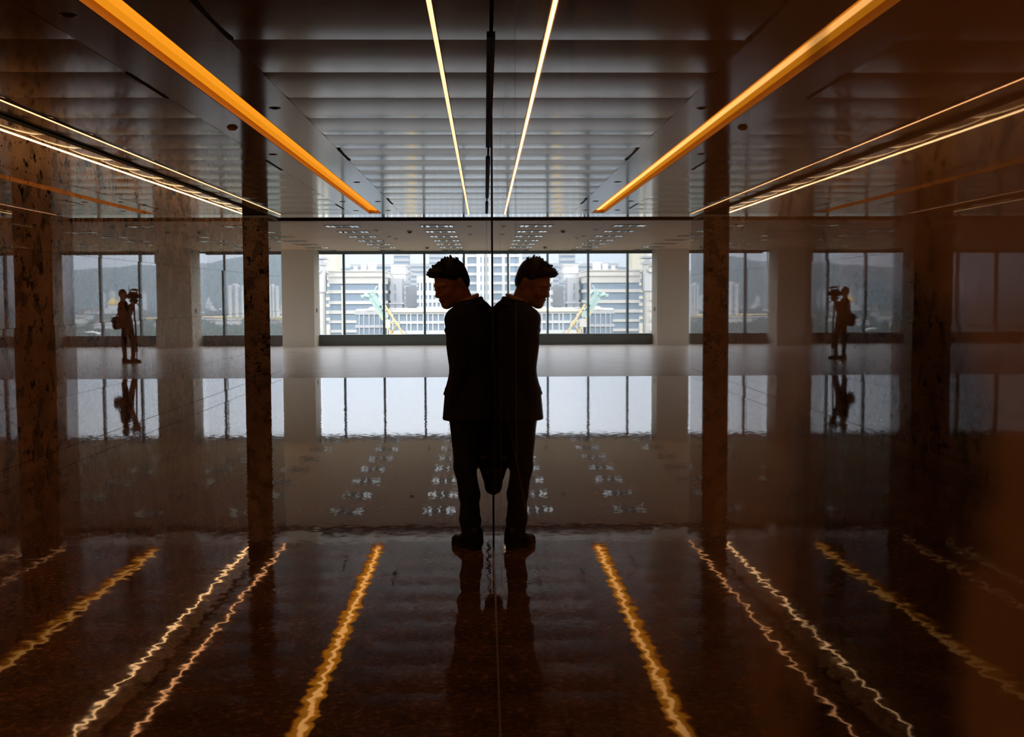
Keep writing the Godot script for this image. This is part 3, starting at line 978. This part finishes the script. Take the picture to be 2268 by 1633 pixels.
	for k in 3:
		var a := TAU * k / 3 + 0.4
		put(c, "foot", tube([Vector3(-0.055, 0.06, 0.02), Vector3(-0.055 + 0.10 * cos(a), 0.012, 0.02 + 0.10 * sin(a))], 0.012, 8), M.black_plastic)

# ------------------------------------------------------------------ outside the windows

# a building of floors: glazed bands set back behind solid bands; floors are [top, bottom] of each glazed band
func banded(called: String, label: String, x0: float, x1: float, d0: float, deep: float, top: float, bottom: float, floors: Array, wall: Material, glass: Material, piers := [], pier_w := 0.5) -> Node3D:
	var c := Vector3((x0 + x1) / 2, bottom, -(d0 + deep / 2))
	var t := thing(called, label, "building", c)
	var w := x1 - x0
	var y := top
	for f in floors + [[bottom, bottom]]:
		if y > f[0] + 0.01:
			box(t, "wall_band", Vector3(w, y - f[0], deep), Vector3(0, (y + f[0]) / 2 - bottom, 0), wall)
		if f[0] > f[1]:
			box(t, "glazing", Vector3(w - 0.8, f[0] - f[1], deep - 0.8), Vector3(0, (f[0] + f[1]) / 2 - bottom, 0), glass)
		y = f[1]
	for p in piers:
		box(t, "pier", Vector3(pier_w, floors[0][0] - bottom, 0.5), Vector3(p - c.x, (floors[0][0] - bottom) / 2, deep / 2 - 0.18), wall)
	return t

func floors_from(top: float, high: float, gap: float, n: int) -> Array:
	var out := []
	for i in n:
		out.append([top - i * (high + gap), top - i * (high + gap) - high])
	return out

func build_city() -> void:
	# the cream block with the corner tower, straight across
	var a := banded("office_block", "cream stone office block with blue window bands beyond the middle window", -55.0, -36.2, 400, 40, 9.2, -60, [[6.76, 4.46], [3.35, 0.65], [-0.46, -2.69], [-3.88, -6.19], [-7.14, -9.53], [-10.5, -13.0]] + floors_from(-14.1, 2.4, 1.1, 12), M.facade_cream, M.far_glass, [-36.8], 1.2)
	var ab := a.position
	box(a, "cornice", Vector3(19.6, 0.7, 41), Vector3(0, 9.5 + 60, 0), M.facade_cream)
	box(a, "parapet", Vector3(18.6, 1.2, 40), Vector3(0, 10.4 + 60, 0), M.facade_cream)
	box(a, "cornice", Vector3(19.2, 0.4, 41), Vector3(0, 11.2 + 60, 0), M.facade_cream)
	box(a, "pier", Vector3(0.6, 66, 0.6), Vector3(-50.2 - ab.x, 33, 20.0), M.facade_cream)
	for k in 3:
		box(a, "roof_unit", Vector3(1.2 + k * 0.8, 2.2 + k * 0.7, 3), Vector3(-48.0 + k * 3.1 - ab.x, 72.4 + k * 0.3, -4), M.facade_white)
	# corner tower: quoined pier, medallion stage, stepped crown
	var c := thing("corner_tower", "cream corner tower with a round medallion next to the left column", "building", Vector3(-58.6, -60, -399))
	box(c, "shaft", Vector3(4.6, 64, 8), Vector3(0, 32, 0), M.facade_cream)
	for k in 18:
		box(c, "corner_stone", Vector3(2.1, 1.9, 0.5), Vector3(0.2, 63.0 - 1.6 - k * 3.6, 4.2), M.facade_cream)
	box(c, "stage", Vector3(5.4, 9.4, 9), Vector3(0, 68.5, 0), M.facade_white)
	box(c, "cornice", Vector3(6.4, 0.9, 10), Vector3(0, 73.6, 0), M.facade_grey)
	box(c, "cornice", Vector3(7.2, 0.7, 11), Vector3(0, 75.6, 0), M.facade_grey)
	box(c, "crown", Vector3(4.2, 4.0, 7), Vector3(-0.4, 77.8, 0), M.facade_cream)
	for k in 2:
		box(c, "pinnacle", Vector3(0.9, 3.2, 0.9), Vector3(-1.6 + k * 2.6, 81.2, 3.0), M.facade_white)
	put(c, "medallion", lathe([Vector2(0.0, 0.25), Vector2(1.0, 0.25), Vector2(1.05, 0.5), Vector2(1.35, 0.5), Vector2(1.4, 0.2), Vector2(1.75, 0.2), Vector2(1.8, 0.0)], 28), M.facade_cream, Transform3D(Basis(Vector3.RIGHT, PI / 2), Vector3(0.7, 71.6, 4.5)))
	banded("tower_block", "pale yellow sunlit tower behind the corner tower", -84.6, -78.2, 600, 20, 38, -60, floors_from(15.0, 2.0, 1.6, 8), M.facade_yellow, M.far_glass, [], 0.5)

	# the lower wing in front with its bright roof terrace
	var b := banded("low_wing", "white low wing with two window rows and a bright flat roof", -28.9, 2.0, 340, 36, -2.6, -60, [[-3.29, -5.33], [-6.14, -8.17]] + floors_from(-9.2, 2.1, 0.8, 12), M.facade_white, M.far_glass, [-29.3, -27.6, -25.7, -23.4, -22.2, -20.2, -18.4, -17.0, -15.6, -13.9, -12.0, -10.2, -8.4, -6.6, -4.8, -3.0, -1.2], 0.35)
	box(b, "roof_edge", Vector3(31.0, 0.6, 37.0), Vector3(0, 60 - 2.35, 0), M.facade_yellow)
	box(b, "rail", Vector3(30.6, 0.25, 0.3), Vector3(0, 60 - 1.5, 17.6), M.facade_white)
	for k in 12:
		box(b, "rail_post", Vector3(0.25, 0.9, 0.25), Vector3(-15.0 + k * 2.7, 60 - 1.8, 17.6), M.facade_white)
	var b2 := banded("curved_wing", "pale blue glazed wing with a rounded white roof in front of the cream block", -39.5, -30.4, 345, 30, -2.2, -60, [[-3.4, -6.6], [-7.4, -10.4]] + floors_from(-11.2, 2.6, 0.8, 10), M.facade_grey, M.far_glass, [-38.2, -36.8, -35.2, -33.6, -32.0], 0.3)
	put(b2, "roof_dish", lathe([Vector2(0.0, 1.1), Vector2(0.9, 0.95), Vector2(1.0, 0.6), Vector2(4.8, 0.45), Vector2(5.2, 0.0), Vector2(0.0, 0.0)], 28), M.facade_white, Transform3D(Basis(), Vector3(0.2, 57.8, 10)))

	# the stair block with two slit windows, the grey block behind it and the small pavilion
	var s := banded("stair_block", "pale grey stair block with two narrow slit windows", -35.2, -31.0, 425, 14, 9.0, -60, [], M.facade_grey, M.far_glass)
	for y in [[6.87, 4.54], [3.37, 0.7], [-1.0, -3.2]]:
		box(s, "slit_window", Vector3(0.5, y[0] - y[1], 0.2), Vector3(-33.45 - s.position.x, (y[0] + y[1]) / 2 + 60, 7.0), M.far_glass)
	box(s, "plinth_course", Vector3(5.6, 0.5, 14.6), Vector3(0, 59.6, 0), M.facade_white)
	var pv := banded("roof_pavilion", "white stepped roof pavilion above the stair block", -36.2, -30.6, 440, 16, 14.4, 8.0, [], M.facade_white, M.far_glass)
	box(pv, "cornice", Vector3(6.2, 0.5, 16.6), Vector3(0, 3.2, 0), M.facade_cream)
	box(pv, "cornice", Vector3(6.2, 0.5, 16.6), Vector3(0, 6.2, 0), M.facade_cream)
	banded("grey_block", "light grey block with a row of tall windows behind the suited man", -31.5, -20.0, 453, 25, 6.2, -60, [[-2.0, -4.4], [-5.2, -7.6]] + floors_from(-8.4, 2.4, 0.8, 10), M.facade_grey, M.far_glass, [-30.6, -29.4, -28.2, -27.0, -25.8, -24.6, -23.4, -22.2, -21.0], 0.45)
	banded("grid_block", "white block with square dark windows left of the man's face", -25.4, -13.0, 425, 25, 9.8, -60, [[7.2, 4.4], [2.6, 1.2], [-0.2, -1.6]] + floors_from(-3.0, 1.8, 1.2, 12), M.facade_white, M.far_glass, [-24.2, -23.0, -21.2, -19.6, -18.0, -16.4, -14.8], 0.8)

	# the big white gridded tower behind the man, cut by the polished wall
	banded("gridded_tower", "tall white gridded tower seen above the man's shoulder", -14.5, 9.0, 455, 34, 60, -60, floors_from(58.0, 2.5, 1.15, 26), M.facade_white, M.far_glass, [-14.2, -9.5, -7.4, -2.6, -1.0, 0.8, 4.5, 8.6], 1.2)
	var g := thing("tower_spine", "slim blue-white vertical spine on the gridded tower", "building", Vector3(-1.6, -60, -452))
	box(g, "shaft", Vector3(3.0, 120, 3.6), Vector3(0, 60, 0), M.facade_white)
	for k in 26:
		box(g, "slit_window", Vector3(0.5, 2.2, 0.2), Vector3(0.25, 60 + 56.8 - k * 3.65, 1.8), M.far_glass)

	# paler towers farther off
	var far := [
		[-177.0, -120.0, 1500, 47.0, "long pale blue hall with a flat roof, far behind the cream block"],
		[-118.0, -66.0, 1450, 46.0, "second pale hall continuing the long roof line far away"],
		[-190.0, -172.0, 1300, 70.0, "hazy slab tower rising left of the long hall"],
		[-100.0, -84.0, 1250, 58.0, "hazy narrow tower right of the long hall"],
		[-66.0, -44.0, 1350, 66.0, "hazy pale tower just left of the man's hair"],
		[-60.0, -38.0, 950, 10.0, "pale mid-distance block behind the stair block"],
	]
	for f in far:
		var o := banded("distant_tower", f[4], f[0], f[1], f[2], 40, f[3], -60, floors_from(f[3] - 4.0, 2.6, 3.4, 14), M.facade_grey, M.far_glass)
		for k in 4:
			box(o, "roof_unit", Vector3((f[1] - f[0]) * 0.06, 2.5, 6), Vector3((f[1] - f[0]) * (-0.36 + 0.24 * k), f[3] + 60 + 1.0, 10), M.facade_white)
	crane()
	build_right_side()

func crane() -> void:
	var t := thing("tower_crane", "luffing crane with teal head and yellow lattice boom before the cream block", "crane", Vector3(-16.2, -40, -220))
	var o := t.position
	var at := func(x: float, y: float, z := 0.0) -> Vector3: return Vector3(x, y, -220 + z) - o
	# lattice boom rising to the left
	var f0: Array = [[-13.0, -12.0], [-20.1, -0.2]]
	var dir := Vector2(f0[1][0] - f0[0][0], f0[1][1] - f0[0][1])
	var n := dir.orthogonal().normalized() * 1.05
	for e in [-1.0, 1.0]:
		for z in [-0.7, 0.7]:
			put(t, "boom_chord", tube([at.call(f0[0][0] + n.x * e, f0[0][1] + n.y * e, z), at.call(f0[1][0] + n.x * e * 0.8, f0[1][1] + n.y * e * 0.8, z)], 0.15, 6), M.crane_yellow)
	for k in 10:
		var t0 := k / 10.0
		var t1 := (k + 1) / 10.0
		var p := Vector2(f0[0][0], f0[0][1]) + dir * t0
		var q := Vector2(f0[0][0], f0[0][1]) + dir * t1
		var e := 1.0 if k % 2 else -1.0
		for z in [-0.7, 0.7]:
			put(t, "boom_brace", tube([at.call(p.x + n.x * e, p.y + n.y * e, z), at.call(q.x - n.x * e, q.y - n.y * e, z)], 0.10, 5), M.crane_yellow)
	# teal machinery deck along the upper boom, with drums and counter-jib head
	var turn := Basis(Vector3.BACK, atan2(dir.y, dir.x) + PI)
	box(t, "machinery_deck", Vector3(4.8, 1.5, 1.6), at.call(-20.5, -0.3), M.crane_teal, turn)
	box(t, "deck_rail", Vector3(4.6, 0.2, 1.8), at.call(-20.9, 0.65), M.crane_teal, turn)
	for k in 2:
		put(t, "winch_drum", tube([at.call(-20.1 + k * 0.45, 0.0 - k * 0.75, 0.6), at.call(-20.1 + k * 0.45, 0.0 - k * 0.75, 1.0)], 0.22, 12), M.sill)
	put(t, "head", tube([at.call(-21.8, 1.6), at.call(-23.4, 2.2)], 0.38, 8), M.crane_teal)
	put(t, "head", tube([at.call(-21.2, 2.2), at.call(-24.0, 2.0)], 0.22, 8), M.crane_teal)
	put(t, "head_brace", tube([at.call(-21.4, 1.2), at.call(-21.2, 3.3), at.call(-20.8, 3.9)], 0.16, 6), M.crane_teal)
	put(t, "head_brace", tube([at.call(-21.2, 3.1), at.call(-23.6, 2.1)], 0.12, 6), M.crane_teal)
	put(t, "head_brace", tube([at.call(-21.0, 2.9), at.call(-19.4, 1.0)], 0.14, 6), M.crane_teal)
	put(t, "pulley", tube([at.call(-23.6, 1.7, -0.2), at.call(-23.6, 1.7, 0.2)], 0.34, 12), M.crane_teal)
	put(t, "stay_cable", tube([at.call(-19.0, 0.5), at.call(-11.5, -11.0)], 0.05, 5), M.sill)
	box(t, "operator_cab", Vector3(1.3, 1.6, 1.6), at.call(-19.0, -3.4), M.facade_white)
	put(t, "mast", tube([at.call(-16.2, -40.0), at.call(-13.4, -12.0)], 0.7, 6), M.crane_yellow)

func build_right_side() -> void:
	# ground, forested slopes and the far ridge; the right-hand view is what the left wall mirrors
	var g := structure("ground")
	ext(g, "plain", -1500, 3200, -62, -60, 150, 6500, M.ground_earth)
	ext(g, "clearing", 420, 760, -60.4, -40.0, 2560, 2800, M.bare_earth)
	var noise := FastNoiseLite.new()
	noise.seed = 12
	noise.frequency = 0.0022
	noise.fractal_octaves = 5
	var ridge := [[-1500.0, 120.0], [0.0, 200.0], [1068.0, 236.0], [1246.0, 224.0], [1353.0, 203.0], [1495.0, 188.0], [1719.0, 176.0], [1825.0, 172.0], [1966.0, 166.0], [2155.0, 150.0], [3200.0, 120.0]]
	var st := SurfaceTool.new()
	st.begin(Mesh.PRIMITIVE_TRIANGLES)
	var nx := 160
	var nz := 14
	var hgt := func(x: float, v: float) -> float:
		var r := 120.0
		for k in ridge.size() - 1:
			if x >= ridge[k][0] and x <= ridge[k + 1][0]:
				r = lerpf(ridge[k][1], ridge[k + 1][1], (x - ridge[k][0]) / (ridge[k + 1][0] - ridge[k][0]))
		var s := sin(v * PI / 2)
		return -60.0 + (r + 60.0 + 14.0 * noise.get_noise_2d(x * 3.0, 9.0)) * s + 60.0 * noise.get_noise_2d(x, v * 900.0) * s * (1.0 - s)
	for i in nx:
		for k in nz:
			var x0 := -1500.0 + 4700.0 * i / nx
			var x1 := -1500.0 + 4700.0 * (i + 1) / nx
			var v0 := float(k) / nz
			var v1 := float(k + 1) / nz
			var q := [Vector3(x0, hgt.call(x0, v0), -(4800 + 1200 * v0)), Vector3(x1, hgt.call(x1, v0), -(4800 + 1200 * v0)), Vector3(x1, hgt.call(x1, v1), -(4800 + 1200 * v1)), Vector3(x0, hgt.call(x0, v1), -(4800 + 1200 * v1))]
			for m in [0, 3, 2, 0, 2, 1]:
				st.add_vertex(q[m])
	st.generate_normals()
	put(g, "ridge", st.commit(), M.hill_green)

	# the golden-domed palace
	var p := thing("palace", "white palace with a golden dome far off between the trees", "palace", Vector3(985, -36, -3000))
	box(p, "wing", Vector3(90, 9, 30), Vector3(5, 4.5, 0), M.facade_cream)
	box(p, "wing_roof", Vector3(94, 2.5, 34), Vector3(5, 10, 0), M.roof_tile)
	box(p, "hall", Vector3(34, 14, 34), Vector3(-19, 7, 2), M.facade_white)
	put(p, "drum", tube([Vector3(-19, 14, 2), Vector3(-19, 22, 2)], 12, 24), M.facade_cream)
	put(p, "dome", lathe([Vector2(12.5, 0), Vector2(12.8, 3), Vector2(11.5, 8), Vector2(8, 13), Vector2(3, 16.5), Vector2(1.0, 18.5), Vector2(0.7, 27), Vector2(0, 40)], 28), M.gold, Transform3D(Basis(), Vector3(-19, 22, 2)))
	for k in 8:
		box(p, "window", Vector3(4, 5, 0.6), Vector3(-34 + k * 11, 4.5, 15.2 if k != 1 else 19.2), M.far_glass)
	ext(g, "palace_hill", 880, 1120, -60, -36.0, 2960, 3090, M.ground_earth)

	# white residential towers, and paler ones behind them
	var towers := [
		[539, 576, 2600, 33.0, "white twin-fronted residential tower right of the broken mullion"],
		[462, 482, 2600, 31.5, "blue-grey slim tower beside the left column in the reflection"],
		[1384, 1402, 4200, 24.0, "pale slab tower behind the palace, first from the left"],
		[1350, 1366, 4200, 30.0, "pale slab tower behind the palace, second from the left"],
		[1330, 1346, 4250, 33.0, "pale slab tower behind the palace, tallest of the row"],
		[1296, 1318, 4150, 32.0, "white ribbed tower right of the golden dome"],
		[1268, 1284, 4200, 14.0, "low pale tower behind the cameraman's head"],
		[1150, 1185, 3900, 21.0, "pale tower with a stepped top right of the cameraman"],
		[620, 634, 3300, 6.0, "small white tower left of the broken mullion"],
		[660, 676, 3400, -2.0, "small pale block left of the broken mullion near the column"],
		[1450, 1480, 4000, 5.0, "distant white block at the left end of the mirrored skyline"],
	]
	for w in towers:
		var o := thing("residential_tower", w[4], "building", Vector3((w[0] + w[1]) / 2.0, -60, -w[2]))
		var wide: float = w[1] - w[0]
		var high: float = w[3] + 60
		var bays := 5
		for k in bays:
			var solid := k % 2 == 0
			box(o, "bay", Vector3(wide / bays, high - (0.0 if solid else 4.0), 18 if solid else 14), Vector3(-wide / 2 + wide * (k + 0.5) / bays, (high - (0.0 if solid else 4.0)) / 2, 0), M.facade_white if solid else M.far_glass)
		for k in 14:
			box(o, "floor_edge", Vector3(wide * 0.99, 0.7, 16.5), Vector3(0, high - 6 - k * 4.2, 0), M.facade_white)
		box(o, "roof_tank", Vector3(wide * 0.3, 4, 8), Vector3(wide * 0.1, high + 1.8, 0), M.facade_white)

	# low white sheds between the trees
	rng.seed = 404
	var used := []
	while used.size() < 30:
		var d := rng.randf_range(1850, 3600)
		var x := d * rng.randf_range(0.17, 0.40)
		var w := rng.randf_range(16, 52)
		var h := rng.randf_range(12, 26)
		var free := not (x > 850 and x < 1150 and d > 2900 and d < 3150) and not (x > 400 and x < 800 and d > 2500 and d < 2850)
		for u in used:
			if absf(u.x - x) < 62 and absf(u.y - d) < 40:
				free = false
		if not free:
			continue
		var k := used.size()
		used.append(Vector2(x, d))
		var o := thing("low_building", "small white low building scattered among the trees of the mirrored view", "building", Vector3(x, -60.0 + (d - 1650) * 0.006, -d), "low white buildings among the trees")
		box(o, "walls", Vector3(w, h, 20), Vector3(0, h / 2, 0), M.facade_white if k % 3 else M.facade_cream)
		box(o, "roof", Vector3(w + 2, 1.2, 23), Vector3(0, h + 0.6, 0), M.facade_white if k % 2 else M.roof_tile)
		for n in 3:
			box(o, "window", Vector3(w * 0.2, h * 0.3, 0.5), Vector3(w * (-0.3 + 0.3 * n), h * 0.5, 10.1), M.far_glass)
	var stand := []
	while stand.size() < 40:
		var d := rng.randf_range(3650, 4700)
		var x := d * rng.randf_range(0.165, 0.385)
		var w := rng.randf_range(18, 60)
		var h := rng.randf_range(14, 52) * (0.6 if rng.randf() < 0.6 else 1.0)
		var free := not (x > 1130 and x < 1500 and d > 3850 and d < 4300)
		for u in stand:
			if absf(u.x - x) < 66 and absf(u.y - d) < 34:
				free = false
		if not free:
			continue
		stand.append(Vector2(x, d))
		var o := thing("distant_block", "pale distant city block below the hills in the mirrored windows", "building", Vector3(x, -60, -d), "pale city blocks below the hills")
		box(o, "walls", Vector3(w, h, 20), Vector3(0, h / 2, 0), [M.facade_white, M.facade_cream, M.facade_grey][stand.size() % 3])
		box(o, "upper_storey", Vector3(w * 0.4, h * 0.3, 14), Vector3(w * 0.1, h * 1.15, 0), M.facade_white)
		for n in 3:
			box(o, "window_band", Vector3(w * 0.9, h * 0.08, 0.5), Vector3(0, h * (0.3 + 0.22 * n), 10.1), M.far_glass)
	var hall := thing("sports_hall", "large low hall with a pale pitched roof at the bottom of the mirrored window", "building", Vector3(584, -60, -1700))
	box(hall, "walls", Vector3(42, 9, 30), Vector3(0, 4.5, 0), M.facade_white)
	for k in 4:
		box(hall, "window", Vector3(6, 4, 0.5), Vector3(-15 + 10 * k, 5, 15.1), M.far_glass)
	for e in [-1.0, 1.0]:
		box(hall, "roof_slope", Vector3(24, 1.0, 34), Vector3(e * 11, 11.4, 0), M.facade_white, Basis(Vector3.BACK, -e * 0.20))

	# woodland: thousands of crowns
	var crown := lathe([Vector2(0.0, 1.0), Vector2(0.5, 0.86), Vector2(0.86, 0.5), Vector2(1.0, 0.1), Vector2(0.8, -0.4), Vector2(0.3, -0.7), Vector2(0.0, -0.75)], 9)
	var mm := MultiMesh.new()
	mm.transform_format = MultiMesh.TRANSFORM_3D
	mm.mesh = crown
	mm.instance_count = 9000
	rng.seed = 9
	for i in 9000:
		var d := 1650.0 + 2900.0 * pow(rng.randf(), 1.3)
		var x := d * rng.randf_range(0.12, 0.46)
		var s := rng.randf_range(4.0, 8.5)
		if x > 430 and x < 740 and d > 2480 and d < 2820:
			s *= 0.3
		mm.set_instance_transform(i, Transform3D(Basis().scaled(Vector3(s * rng.randf_range(0.9, 1.5), s, s)), Vector3(x, -60.0 + (d - 1650.0) * 0.006 + s * 0.7, -d)))
	var wood := MultiMeshInstance3D.new()
	wood.name = "woodland"
	wood.multimesh = mm
	wood.material_override = M.forest
	add_child(wood)
	tag(wood, "hazy green woodland below the skyline in the mirrored windows", "trees")
	wood.set_meta("kind", "stuff")

	# moist tropical haze between here and the hills
	var fog := FogVolume.new()
	fog.name = "haze"
	fog.shape = RenderingServer.FOG_VOLUME_SHAPE_BOX
	fog.size = Vector3(5200, 420, 6300)
	fog.position = Vector3(700, 140, -3450)
	var fm := FogMaterial.new()
	fm.albedo = Color(0.85, 0.92, 1.0)
	fm.density = 0.00017
	fog.material = fm
	add_child(fog)
	tag(fog, "thin bluish haze hanging over the far city and hills", "haze")
	fog.set_meta("kind", "stuff")

func _ready() -> void:
	rng.seed = 1
	set_view()
	make_materials()
	build_lobby()
	build_office()
	build_man()
	build_cameraman()
	build_lobby_fittings()
	build_city()
